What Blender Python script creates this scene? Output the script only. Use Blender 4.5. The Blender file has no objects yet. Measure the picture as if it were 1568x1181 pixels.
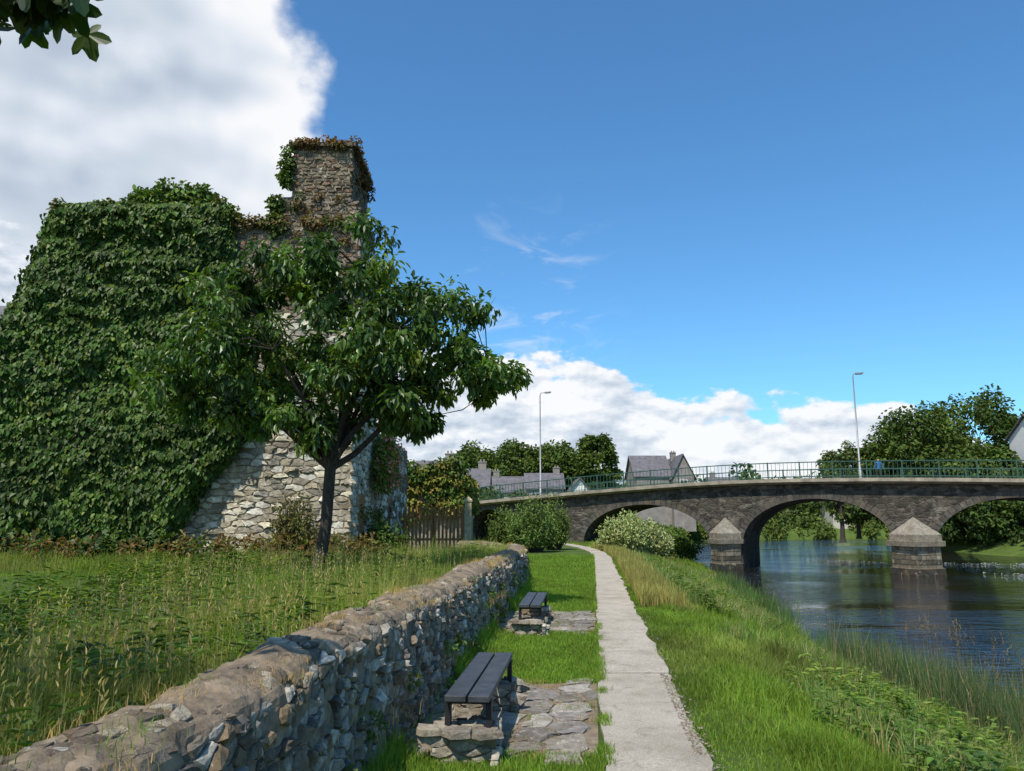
import bpy, math, numpy as np
from mathutils import Vector
rng=np.random.default_rng(7)
scene=bpy.context.scene
R=math.radians
# ------------------------------------------------------------ helpers
class MB:
    def __init__(s): s.v=[];s.l=[];s.t=[];s.m=[];s.c=[];s.n=0
    def add(s,v,f,c=(1,1,1),m=0):
        v=np.asarray(v,float).reshape(-1,3); f=np.asarray(f,int)
        if f.ndim==1: f=f[None,:]
        s.v.append(v); s.l.append((f+s.n).ravel()); s.t.append(np.full(len(f),f.shape[1]))
        s.m.append(np.full(len(f),m)); s.c.append(np.broadcast_to(np.asarray(c,float),(len(v),3))); s.n+=len(v)
    def build(s,name,mats,smooth=False,parent=None):
        me=bpy.data.meshes.new(name)
        v=np.concatenate(s.v);l=np.concatenate(s.l);t=np.concatenate(s.t);m=np.concatenate(s.m);c=np.concatenate(s.c)
        me.vertices.add(len(v)); me.vertices.foreach_set('co',v.astype(np.float32).ravel())
        me.loops.add(len(l)); me.loops.foreach_set('vertex_index',l.astype(np.int32))
        me.polygons.add(len(t)); st=np.concatenate([[0],np.cumsum(t)[:-1]])
        me.polygons.foreach_set('loop_start',st.astype(np.int32))
        for mt in mats: me.materials.append(mt)
        me.polygons.foreach_set('material_index',m.astype(np.int32))
        me.update(calc_edges=True)
        me.polygons.foreach_set('use_smooth',np.full(len(t),bool(smooth)))
        a=me.attributes.new('Col','FLOAT_COLOR','POINT')
        a.data.foreach_set('color',np.concatenate([np.clip(c,0,1),np.ones((len(c),1))],1).astype(np.float32).ravel())
        me.update()
        o=bpy.data.objects.new(name,me); scene.collection.objects.link(o)
        if parent: o.parent=parent
        return o
def empty(name):
    o=bpy.data.objects.new(name,None); scene.collection.objects.link(o); return o
BF=[[0,3,2,1],[4,5,6,7],[0,1,5,4],[1,2,6,5],[2,3,7,6],[3,0,4,7]]
def obox(mb,c,ax,ay,az,col=(1,1,1),m=0):
    c,ax,ay,az=[np.array(q,float) for q in (c,ax,ay,az)]
    v=[c-ax-ay-az,c+ax-ay-az,c+ax+ay-az,c-ax+ay-az,c-ax-ay+az,c+ax-ay+az,c+ax+ay+az,c-ax+ay+az]
    mb.add(v,BF,col,m)
def box(mb,x0,x1,y0,y1,z0,z1,col=(1,1,1),m=0):
    obox(mb,((x0+x1)/2,(y0+y1)/2,(z0+z1)/2),((x1-x0)/2,0,0),(0,(y1-y0)/2,0),(0,0,(z1-z0)/2),col,m)
def norm(a): return a/np.maximum(np.linalg.norm(a,axis=-1,keepdims=True),1e-9)
def tube(mb,pts,rad,k=8,col=(1,1,1),m=0):
    pts=np.array(pts,float); rad=np.array(rad,float)
    T=norm(np.gradient(pts,axis=0)); A=np.cross(T,[0.31,0.2,0.93]); A=np.where(np.linalg.norm(A,axis=1,keepdims=True)<.05,np.cross(T,[1,0,0]),A)
    A=norm(A); B=np.cross(T,A); th=np.linspace(0,2*np.pi,k,endpoint=False)
    v=pts[:,None]+rad[:,None,None]*(A[:,None]*np.cos(th)[None,:,None]+B[:,None]*np.sin(th)[None,:,None])
    n=len(pts); f=[]
    for i in range(n-1):
        for j in range(k): f.append([i*k+j,i*k+(j+1)%k,(i+1)*k+(j+1)%k,(i+1)*k+j])
    mb.add(v.reshape(-1,3),f,col,m); mb.add(v[-1],[list(range(k))],col,m)
def hsh(i,j,k,s):
    n=(i.astype(np.int64)*374761393+j.astype(np.int64)*668265263+k.astype(np.int64)*2147483647+s*974634777)&0x7fffffff
    n=((n^(n>>13))*1274126177)&0x7fffffff
    n=((n^(n>>15))*1103515245+12345)&0x7fffffff
    return (n^(n>>16))%100003/100003.
def vn(x,y,z=0,s=0):
    x,y,z=np.broadcast_arrays(np.asarray(x,float),np.asarray(y,float),np.asarray(z,float))
    i,j,k=np.floor(x),np.floor(y),np.floor(z); fx,fy,fz=x-i,y-j,z-k
    fx,fy,fz=[q*q*(3-2*q) for q in (fx,fy,fz)]; r=0
    for a in (0,1):
        for b in (0,1):
            for c in (0,1):
                r=r+hsh(i+a,j+b,k+c,s)*(fx if a else 1-fx)*(fy if b else 1-fy)*(fz if c else 1-fz)
    return r
def fb(x,y,z=0,s=0): return .55*vn(x,y,z,s)+.3*vn(np.asarray(x)*2.1,np.asarray(y)*2.1,np.asarray(z)*2.1,s+1)+.15*vn(np.asarray(x)*4.3,np.asarray(y)*4.3,np.asarray(z)*4.3,s+2)
def vary(base,n,v=.25,h=.1):
    b=np.array(base)[None,:]*(1+v*(rng.random((n,1))*2-1)); return np.clip(b*(1+h*(rng.random((n,3))*2-1)),0,1)
def leaves(mb,P,D,N,L,W,col,m=0):
    n=len(P); D=norm(D); S=norm(np.cross(D,N)); N=np.cross(S,D); L=np.broadcast_to(L,(n,))[:,None]; W=np.broadcast_to(W,(n,))[:,None]
    v=np.stack([P,P+D*L*.33+S*W*.5+N*W*.15,P+D*L*.7+S*W*.36+N*W*.1-N*L*.05,P+D*L-N*L*.2,P+D*L*.7-S*W*.36+N*W*.1-N*L*.05,P+D*L*.33-S*W*.5+N*W*.15],1)
    b=np.arange(n)[:,None]*6
    f=np.concatenate([b+np.array([[0,1,2,3]]),b+np.array([[0,3,4,5]])])
    mb.add(v.reshape(-1,3),f,np.repeat(col,6,0),m)
def blades(mb,P,H,W,lean,col,m=0,az=None):
    n=len(P); H=np.broadcast_to(H,(n,))[:,None];W=np.broadcast_to(W,(n,))[:,None];lean=np.broadcast_to(lean,(n,))[:,None]
    a=rng.random(n)*6.283; S=np.stack([np.cos(a),np.sin(a),0*a],1); b=rng.random(n)*6.283; Ld=np.stack([np.cos(b),np.sin(b),0*b],1)
    U=np.array([[0,0,1.]])
    mid=P+U*H*.55+Ld*H*lean*.3; tip=P+U*H*(1-.3*lean)+Ld*H*lean
    v=np.stack([P-S*W*.5,P+S*W*.5,mid+S*W*.4,mid-S*W*.4,tip],1); q=np.arange(n)[:,None]*5
    mb.add(v.reshape(-1,3),q+np.array([[0,1,2,3]]),np.repeat(col,5,0),m)
    mb.l.append((q+np.array([[3,2,4]])+mb.n-5*n).ravel()); mb.t.append(np.full(n,3)); mb.m.append(np.full(n,m))
def rdir(n):
    d=rng.normal(size=(n,3)); return norm(d)
def cluster(mb,c,r,n,L,W,col,m=0,droop=.6,sq=.8,v=.3):
    d=rdir(n); rr=rng.random((n,1))**.45
    P=np.array(c)+d*rr*r*np.array([1,1,sq])
    D=norm(d*.7+rdir(n)*.7+np.array([0,0,-droop])); N=norm(rdir(n)*.6+d*.5+np.array([0,0,.8]))
    s=.7+.6*rng.random(n)
    leaves(mb,P,D,N,L*s,W*s,vary(col,n,v,.12),m)
# ------------------------------------------------------------ materials
def newmat(name):
    m=bpy.data.materials.new(name); m.use_nodes=True; nt=m.node_tree; nt.nodes.clear()
    out=nt.nodes.new('ShaderNodeOutputMaterial'); return m,nt,out
def L(nt,a,b): nt.links.new(a,b)
def noise(nt,scale,detail=6,rough=.6,vec=None,dist=0):
    n=nt.nodes.new('ShaderNodeTexNoise'); n.inputs['Scale'].default_value=scale; n.inputs['Detail'].default_value=detail; n.inputs['Roughness'].default_value=rough; n.inputs['Distortion'].default_value=dist
    if vec is not None: L(nt,vec,n.inputs['Vector'])
    return n.outputs['Fac']
def ramp(nt,fac,stops):
    r=nt.nodes.new('ShaderNodeValToRGB'); e=r.color_ramp.elements
    while len(e)<len(stops): e.new(.5)
    for i,(p,c) in enumerate(stops):
        e[i].position=p; e[i].color=(c[0],c[1],c[2],1) if hasattr(c,'__len__') else (c,c,c,1)
    L(nt,fac,r.inputs[0]); return r.outputs[0]
def mixc(nt,a,b,fac,mode='MIX'):
    m=nt.nodes.new('ShaderNodeMix'); m.data_type='RGBA'; m.blend_type=mode
    for s,val in ((m.inputs[0],fac),(m.inputs[6],a),(m.inputs[7],b)):
        if hasattr(val,'is_linked') or hasattr(val,'links'): L(nt,val,s)
        elif hasattr(val,'__len__'): s.default_value=(val[0],val[1],val[2],1)
        else: s.default_value=val
    return m.outputs[2]
def attr(nt):
    a=nt.nodes.new('ShaderNodeAttribute'); a.attribute_name='Col'; return a.outputs['Color']
def coords(nt,scale=None):
    t=nt.nodes.new('ShaderNodeTexCoord').outputs['Object']
    if scale:
        m=nt.nodes.new('ShaderNodeMapping'); m.inputs['Scale'].default_value=scale; L(nt,t,m.inputs[0]); t=m.outputs[0]
    return t
def bump(nt,h,strength,dist=.02):
    b=nt.nodes.new('ShaderNodeBump'); b.inputs['Strength'].default_value=strength; b.inputs['Distance'].default_value=dist; L(nt,h,b.inputs['Height']); return b.outputs[0]
def princ(nt,out,col,rough=.8,nrm=None,spec=.3,metal=0):
    p=nt.nodes.new('ShaderNodeBsdfPrincipled'); p.inputs['Roughness'].default_value=rough; p.inputs['Specular IOR Level'].default_value=spec; p.inputs['Metallic'].default_value=metal
    if hasattr(col,'links'): L(nt,col,p.inputs['Base Color'])
    else: p.inputs['Base Color'].default_value=(*col,1)
    if nrm: L(nt,nrm,p.inputs['Normal'])
    L(nt,p.outputs[0],out.inputs[0]); return p
def m_leaf(name,rough=.5,tr=.25,spec=.4,gain=1.25):
    m,nt,out=newmat(name); c=attr(nt); c2=mixc(nt,c,ramp(nt,noise(nt,.9,2,.6,coords(nt)),[(.3,(.8*gain,.75*gain,.7*gain)),(.7,(1.25*gain,1.2*gain,1.*gain))]),1,'MULTIPLY')
    p=princ(nt,out,c2,rough,None,spec); t=nt.nodes.new('ShaderNodeBsdfTranslucent')
    L(nt,mixc(nt,c2,(1.7,1.7,.45),1,'MULTIPLY'),t.inputs[0]); mx=nt.nodes.new('ShaderNodeMixShader'); mx.inputs[0].default_value=tr
    L(nt,p.outputs[0],mx.inputs[1]); L(nt,t.outputs[0],mx.inputs[2]); L(nt,mx.outputs[0],out.inputs[0]); return m
def m_stone(name,sc=1,lich=(.5,.5,.46),lt=.6,bs=.6):
    m,nt,out=newmat(name); co=coords(nt); c=attr(nt)
    c=mixc(nt,c,ramp(nt,noise(nt,9*sc,8,.7,co),[(.3,.5),(.7,1.4)]),1,'MULTIPLY')
    c=mixc(nt,c,(.15,.105,.06),ramp(nt,noise(nt,2.2*sc,4,.6,co),[(.48,0),(.68,.55)]))
    c=mixc(nt,c,lich,ramp(nt,noise(nt,6*sc,9,.75,co,.6),[(lt,0),(lt+.05,.8)]))
    princ(nt,out,c,.9,bump(nt,noise(nt,22*sc,8,.7,co),bs,.03/sc),.2); return m
def m_plain(name,col,rough=.6,v=.15,sc=6,bs=.1,spec=.3,metal=0):
    m,nt,out=newmat(name); co=coords(nt); n=noise(nt,sc,6,.6,co)
    c=mixc(nt,col,ramp(nt,n,[(.3,1-v),(.7,1+v)]),1,'MULTIPLY'); princ(nt,out,c,rough,bump(nt,noise(nt,sc*6,4,.6,co),bs,.01),spec,metal); return m
LEAF=m_leaf('leaf_glossy',.36,.32,.5,1.4); IVYM=m_leaf('ivy_leaf',.5,.14,.3,1.25); GRASS=m_leaf('grass_blade',.55,.38,.22,1.45); FAR=m_leaf('far_foliage',.7,.2,.15,1.4)
STONE=m_stone('rubble_stone',1.6,(.5,.465,.39),.57,1.0); HSTONE=m_stone('house_stone',.8,(.62,.58,.49),.60,.5)
MORT=m_plain('mortar',(.2,.15,.1),.95,.5,7,.9); HMORT=m_plain('lime_mortar',(.29,.25,.185),.95,.3,4,.5)
def m_bark():
    m,nt,out=newmat('bark'); co=coords(nt,(1,1,.25)); n=noise(nt,24,8,.7,co)
    princ(nt,out,ramp(nt,n,[(.3,(.022,.018,.014)),(.7,(.085,.07,.055))]),.9,bump(nt,n,.8,.03),.2); return m
BARK=m_bark()
def m_ground():
    m,nt,out=newmat('grassy_ground'); co=coords(nt)
    c=ramp(nt,noise(nt,.6,6,.65,co),[(.3,(.055,.08,.018)),(.55,(.09,.14,.028)),(.75,(.15,.16,.05))])
    c=mixc(nt,c,(.07,.055,.035),ramp(nt,noise(nt,7,6,.7,co),[(.54,0),(.68,.6)]))
    princ(nt,out,c,.95,bump(nt,noise(nt,15,6,.7,co),.8,.08),.1); return m
def m_conc():
    m,nt,out=newmat('path_concrete'); co=coords(nt)
    c=ramp(nt,noise(nt,1.3,8,.7,co),[(.3,(.34,.29,.22)),(.5,(.45,.39,.31)),(.72,(.54,.475,.385))])
    c=mixc(nt,c,ramp(nt,noise(nt,60,5,.8,co),[(.35,.62),(.65,1.22)]),1,'MULTIPLY')
    c=mixc(nt,c,(.17,.14,.1),ramp(nt,noise(nt,4.5,9,.75,co,1),[(.54,0),(.67,.65)]))
    princ(nt,out,c,.93,bump(nt,noise(nt,90,6,.8,co),.7,.014),.15); return m
def m_water():
    m,nt,out=newmat('river_water'); co=coords(nt,(.4,1.0,1))
    h=nt.nodes.new('ShaderNodeMath'); h.operation='ADD'; L(nt,noise(nt,3.2,4,.6,co,.5),h.inputs[0]); L(nt,noise(nt,.7,3,.5,co,.4),h.inputs[1])
    st=nt.nodes.new('ShaderNodeMapRange'); L(nt,noise(nt,.09,3,.5,coords(nt,(.6,1.4,1)),.6),st.inputs[0]); st.inputs[1].default_value=.4; st.inputs[2].default_value=.6; st.inputs[3].default_value=.1; st.inputs[4].default_value=.95
    b=nt.nodes.new('ShaderNodeBump'); b.inputs['Distance'].default_value=.16; L(nt,h.outputs[0],b.inputs['Height']); L(nt,st.outputs[0],b.inputs['Strength'])
    p=princ(nt,out,(.012,.012,.010),.03,b.outputs[0],1.0); p.inputs['IOR'].default_value=1.5; return m
def m_bridge():
    m,nt,out=newmat('bridge_masonry'); t=nt.nodes.new('ShaderNodeTexCoord').outputs['Object']
    rot=nt.nodes.new('ShaderNodeMapping'); rot.inputs['Rotation'].default_value=(0,0,R(26.1)); L(nt,t,rot.inputs[0])
    mp=nt.nodes.new('ShaderNodeMapping'); mp.inputs['Scale'].default_value=(1,1,2.0); L(nt,rot.outputs[0],mp.inputs[0])
    v=nt.nodes.new('ShaderNodeTexVoronoi'); v.inputs['Scale'].default_value=2.3; L(nt,mp.outputs[0],v.inputs['Vector'])
    e=nt.nodes.new('ShaderNodeTexVoronoi'); e.feature='DISTANCE_TO_EDGE'; e.inputs['Scale'].default_value=2.3; L(nt,mp.outputs[0],e.inputs['Vector'])
    sp=nt.nodes.new('ShaderNodeSeparateColor'); L(nt,v.outputs['Color'],sp.inputs[0])
    c=ramp(nt,sp.outputs[0],[(0,(.03,.026,.021)),(.5,(.06,.051,.04)),(1,(.125,.108,.085))])
    c=mixc(nt,(.095,.08,.06),c,ramp(nt,e.outputs['Distance'],[(.02,0),(.07,1)]))
    c=mixc(nt,c,(.22,.2,.165),ramp(nt,noise(nt,1.1,9,.78,t),[(.54,0),(.64,.7)]))
    c=mixc(nt,c,(.022,.02,.015),ramp(nt,noise(nt,.45,6,.7,coords(nt,(1,1,.4))),[(.48,0),(.65,.7)]))
    princ(nt,out,c,.92,bump(nt,ramp(nt,e.outputs['Distance'],[(0,0),(.1,1)]),.6,.07),.2); return m
GROUND=m_ground(); CONC=m_conc(); WATER=m_water(); BRIDGE=m_bridge()
DECKC=m_plain('bridge_concrete',(.27,.23,.17),.85,.45,1.5,.3); PIERS=m_stone('cutwater_stone',.5,(.4,.36,.29),.57,.5); RINGM=m_stone('arch_ring_stone',.5,(.2,.18,.15),.6,.4)
RAILM=m_plain('green_paint',(.035,.085,.065),.5,.1,5,.05); SLATE=m_plain('slate_roof',(.125,.115,.12),.7,.35,2,.3); RENDER=m_plain('render_wall',(.5,.46,.38),.85,.1,1,.1)
WHITE=m_plain('white_paint',(.75,.73,.68),.6,.05,1,.05); DARK=m_plain('dark_opening',(.015,.016,.018),.2,.1,1,0)
PLANK=m_plain('bench_plank_dark',(.045,.047,.052),.5,.4,9,.4,.35); IRON=m_plain('bench_iron',(.02,.02,.022),.5,.2,8,.1); WOOD=m_plain('weathered_timber',(.28,.125,.045),.85,.35,5,.4)
STEEL=m_plain('galvanised_steel',(.28,.28,.28),.5,.1,3,.02,.5,.3); GREYST=m_plain('grey_building_stone',(.24,.215,.19),.9,.25,1.2,.3)
# ------------------------------------------------------------ layout functions
def pathL(y):
    y=np.asarray(y,float); return np.where(y<34,.044+.1035*y,np.interp(y,[34,40,46,52,60],[3.563,3.95,3.9,3.3,1.5]))
def pathR(y): return pathL(y)+.72+.0*y
WP=np.array([(-1.96,-6.5),(-1.37,0),(-.87,5.4),(-.28,12),(.15,16.5),(.36,19),(.42,21),(.2,23),(-.4,24.6),(-1.4,25.8)])
def wallX(y): return np.interp(y,WP[:,1],WP[:,0])
LB=([-60,0,13,18,23,33,44,60,80,110,126,134,150,3000],[6,6.3,6.7,7.1,7.6,9.2,11.4,14.2,17,24,34,80,160,4000])
RB=([-60,45,73,80,100,118,134,150,3000],[60,47,44,45,52,75,120,210,4300])
def Lb(y): return np.interp(y,*LB)
def Rb(y): return np.interp(y,*RB)
def sm(t): t=np.clip(t,0,1); return t*t*(3-2*t)
WZ=-1.6
def H(x,y):
    x,y=np.broadcast_arrays(np.asarray(x,float),np.asarray(y,float))
    l=Lb(y); r=Rb(y); a=np.where(y<48,pathR(y)+.7,l-8); a=np.minimum(a,l-2)
    t=(x-a)/(l-a); z=np.where(t<1,WZ*(.55*np.clip(t,0,1)+.45*sm(t)**1.2),0.)
    ins=(x>=l)&(x<=r); z=np.where(ins,WZ-np.clip(np.minimum(x-l,r-x)*.4,0,1.3),z)
    z=np.where(x>r,WZ+2.6*sm((x-r)/6),z)
    w=wallX(np.clip(y,-6,24)); s=w-.28-x
    gar=sm(s/.2)*sm((32-y)/7+.2)
    z=z+gar*(.5+.25*(fb(x*.4,y*.4,0,3)-.5)*sm(s/1.5))
    b=x-pathR(y); nz=(fb(x*.9,y*.9,0,9)-.5)*.26*sm(b/1.2)*(x<l+1)
    return z+nz
xs=np.unique(np.concatenate([-np.geomspace(12,3000,30),np.arange(-12,16,.25),np.arange(16,60,1.),np.geomspace(60,3500,34)]))
ys=np.unique(np.concatenate([-np.geomspace(6,600,14),np.arange(-6,34,.3),np.arange(34,160,1.),np.geomspace(160,4000,28)]))
X,Y=np.meshgrid(xs,ys); Z=H(X,Y); nx=len(xs); ny=len(ys)
i=np.arange(ny-1)[:,None]*nx+np.arange(nx-1)[None,:]; f=np.stack([i,i+1,i+1+nx,i+nx],-1).reshape(-1,4)
mb=MB(); mb.add(np.stack([X,Y,Z],-1).reshape(-1,3),f); mb.build('ground',[GROUND],True)
mb=MB(); yy=np.concatenate([np.arange(-60,150,2.),[200,300,400]]); vl=np.stack([Lb(yy)-.6,yy,0*yy+WZ],1); vr=np.stack([Rb(yy)+.6,yy,0*yy+WZ],1); n=len(yy)
mb.add(np.concatenate([vl,vr]),[[k,k+n,k+n+1,k+1] for k in range(n-1)]); mb.build('river',[WATER])
m_,nt_,out_=newmat('river_foam'); princ(nt_,out_,(.55,.58,.6),.5); FOAM=m_
mb=MB()
for k in range(800):
    t=rng.random(); c=np.array([24+22*t,60-7*t+rng.normal()*1.6,WZ+.012]); 
    if rng.random()<.45: c=np.array([29+18*rng.random(),45+7*rng.random()+rng.normal()*.4,WZ+.012])
    a=.06+.3*rng.random()**2; b=.015+.035*rng.random()
    mb.add([c+[-a,0,0],c+[-a*.3,-b,.025],c+[a*.4,-b*.8,.025],c+[a,0,0],c+[a*.3,b,.02],c+[-a*.5,b*.8,.025]],[[0,1,2,3,4,5]])
mb.build('river_riffle',[FOAM])
mb=MB(); y=-3.0
while y<58:
    ln=2.9 if y<30 else 2.0
    y1=y+ln-.026; yv=np.linspace(y,y1,17); l=pathL(yv); r=pathR(yv)+ (fb(yv*2.1,0,0,5)-.5)*.12; l=l+(fb(yv*2.3,3,0,6)-.5)*.08
    top=.035+rng.normal()*.005; k=17
    v=np.concatenate([np.stack([l,yv,0*yv+top],1),np.stack([r,yv,0*yv+top],1),np.stack([l,yv,0*yv-.1],1),np.stack([r,yv,0*yv-.1],1)])
    f=[[a,a+k,a+k+1,a+1] for a in range(k-1)]+[[a,a+1,a+1+2*k,a+2*k] for a in range(k-1)]+[[a+k,a+3*k,a+3*k+1,a+k+1] for a in range(k-1)]
    mb.add(v,f); mb.add(v,[[0,2*k,3*k,k],[k-1,2*k-1,4*k-1,3*k-1]]); y+=ln
mb.build('footpath',[CONC])
# ------------------------------------------------------------ stones (irregular cells)
def cells(U,V,cu,cv,jit=.42):
    nu=int(U/cu)+1; nv=int(V/cv)+1; P={}
    for j in range(-2,nv+3):
        for i in range(-2,nu+3):
            P[i,j]=(i+.5*(j%2)+rng.uniform(-jit,jit), j+rng.uniform(-jit,jit)*.8)
    out=[]
    for j in range(0,nv+1):
        for i in range(0,nu+1):
            px,py=P[i,j]
            if px*cu<-.3*cu or px*cu>U+.0 or py*cv<-.3*cv or py*cv>V: continue
            poly=[(px-2,py-2),(px+2,py-2),(px+2,py+2),(px-2,py+2)]
            for dj in (-2,-1,0,1,2):
                for di in (-2,-1,0,1,2):
                    if di==0 and dj==0: continue
                    q=P.get((i+di,j+dj))
                    if q is None: continue
                    nxx=q[0]-px; nyy=q[1]-py; d=(q[0]**2+q[1]**2-px*px-py*py)/2
                    res=[]; m=len(poly)
                    for k in range(m):
                        a=poly[k]; b=poly[(k+1)%m]; sa=a[0]*nxx+a[1]*nyy-d; sb=b[0]*nxx+b[1]*nyy-d
                        if sa<=0: res.append(a)
                        if (sa<0<sb) or (sb<0<sa):
                            t=sa/(sa-sb); res.append((a[0]+t*(b[0]-a[0]),a[1]+t*(b[1]-a[1])))
                    poly=res
                    if len(poly)<3: break
                if len(poly)<3: break
            if len(poly)>=3: out.append(np.array(poly)*[cu,cv])
    return out
def stones(mb,cs,M,gap,hmin,hmax,colf,m=0,bev=.72,clip=None,rough=.25):
    for poly in cs:
        c=poly.mean(0)
        if clip is not None and not clip(c): continue
        pts=[]
        k=len(poly)
        for a in range(k):
            p=poly[a]; q=poly[(a+1)%k]; e=np.linalg.norm(q-p)
            if e<.02*1: continue
            pts.append(p); pts.append((p+q)/2+rng.normal(size=2)*e*.08)
        if len(pts)<5: continue
        p=np.array(pts); d=c-p; ln=np.linalg.norm(d,axis=1,keepdims=True); p=p+d/np.maximum(ln,1e-6)*np.minimum(gap*(.4+1.2*rng.random((len(p),1))),ln*.5)
        n=len(p); h=hmin+(hmax-hmin)*rng.random()**1.6; tilt=rng.normal(size=2)*rough
        def hh(q): return h*(1+ (q-c)@tilt/ max(.05,ln.mean()))
        r1=c+(p-c)*.95; r2=c+(p-c)*bev*(1+rng.normal(size=(n,1))*.08)
        uvh=np.concatenate([np.c_[p,np.full(n,-.03)],np.c_[r1,hh(r1)*.62],np.c_[r2,hh(r2)*(1+rng.normal(size=n)*.18)],[[c[0],c[1],h*1.06]]])
        f4=[[a,(a+1)%n,(a+1)%n+n,a+n] for a in range(n)]+[[a+n,(a+1)%n+n,(a+1)%n+2*n,a+2*n] for a in range(n)]
        f3=[[a+2*n,(a+1)%n+2*n,3*n] for a in range(n)]
        v=M(uvh); col=colf(c); mb.add(v,f4,col,m)
        mb.l.append((np.array(f3)+mb.n-len(v)).ravel()); mb.t.append(np.full(n,3)); mb.m.append(np.full(n,m))
def scol(pal):
    pal=np.array(pal)
    def f(c): return pal[rng.integers(len(pal))]*(.7+.6*rng.random())
    return f
seg=np.linalg.norm(np.diff(WP,axis=0),axis=1); cum=np.concatenate([[0],np.cumsum(seg)]); WLEN=cum[-1]
PR=np.array([(0,-.05),(-.03,.45),(-.06,.84),(-.12,.91),(-.28,.95),(-.42,.93),(-.5,.86),(-.52,.35)]); pc=np.concatenate([[0],np.cumsum(np.linalg.norm(np.diff(PR,axis=0),axis=1))]); PV=pc[-1]
def Mwall(q):
    u,v,h=q[:,0],q[:,1],q[:,2]
    def pos(u): return np.stack([np.interp(u,cum,WP[:,0]),np.interp(u,cum,WP[:,1])],1)
    p=pos(np.clip(u,0,WLEN)); T=norm(pos(np.clip(u+.4,0,WLEN))-pos(np.clip(u-.4,0,WLEN))); Nn=np.stack([T[:,1],-T[:,0]],1)
    def pr(v): return np.stack([np.interp(v,pc,PR[:,0]),np.interp(v,pc,PR[:,1])],1)
    a=pr(v); t=norm(pr(np.clip(v+.06,0,PV))-pr(np.clip(v-.06,0,PV))); nn=np.stack([t[:,1],-t[:,0]],1)
    zz=1+ (vn(u*.5,1,0,4)-.5)*.12+(vn(u*2.2,1,0,4)-.5)*.05
    h=h+(fb(u*3,v*3,0,91)-.5)*.05
    o=a[:,0]+nn[:,0]*h; z=a[:,1]*zz+nn[:,1]*h
    return np.stack([p[:,0]+Nn[:,0]*o,p[:,1]+Nn[:,1]*o,z],1)
mb=MB(); uu=np.linspace(0,WLEN,620); vv=np.linspace(0,PV,56); U_,V_=np.meshgrid(uu,vv)
hh=(fb(U_*10,V_*10,0,8)-.5)*.055+.004+.014*(V_>.93)*sm((fb(U_*1.6,V_*3,0,18)-.4)/.2)
v=Mwall(np.stack([U_.ravel(),V_.ravel(),hh.ravel()],1)); k=len(uu)
f=[[a*k+b,a*k+b+1,(a+1)*k+b+1,(a+1)*k+b] for a in range(len(vv)-1) for b in range(k-1)]
mb.add(v,f,(1,1,1),1)
pal=[(.21,.18,.14),(.27,.235,.185),(.15,.13,.11),(.34,.305,.25),(.23,.165,.1),(.11,.1,.09),(.42,.385,.32),(.27,.21,.14)]
palT=[(.22,.17,.115),(.27,.215,.15),(.17,.13,.095),(.33,.285,.21)]
fa,fbb=scol(pal),scol(palT)
stones(mb,cells(WLEN,PV,.125,.075,.47),lambda q: Mwall(np.c_[q[:,:2],q[:,2]*np.where(q[:,1]>.93,.45,1.)]),.006,.002,.055,lambda c: fbb(c) if c[1]>.93 else fa(c),0,.76)
mb.build('stone_wall',[STONE,MORT])
def pad(name,y0,y1):
    mb=MB()
    def M(q):
        yq=y0+q[:,0]; x0=wallX(yq)+.1; x1=pathL(yq)-.03; t=q[:,1]/1.3
        return np.stack([x0+(x1-x0)*t,yq,.012+q[:,2]],1)
    stones(mb,cells(y1-y0,1.3,.36,.27),M,.012,.012,.022,scol([(.29,.25,.21),(.23,.2,.175),(.33,.29,.245),(.25,.215,.17)]),0,.93,rough=.06)
    g=M(np.array([[0,0,0],[y1-y0,0,0],[y1-y0,1.3,0],[0,1.3,0]],float)); g[:,2]=.012; mb.add(g,[[0,3,2,1]],(1,1,1),1)
    for k in range(38):
        e_=rng.random(); q=M(np.array([[rng.random()*(y1-y0) if e_<.6 else rng.choice([0,y1-y0]),1.3*rng.random(),0.]])); m=60; blades(mb,q+rng.normal(size=(m,3))*[.06,.06,.001],.02+.045*rng.random(m),.004,.7,vary((.11,.17,.03) if rng.random()<.7 else (.28,.2,.1),m,.3),2)
    mb.build(name,[STONE,MORT,GRASS])
pad('stone_paving',5.75,8.2); pad('stone_paving',11.7,14.3)
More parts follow.
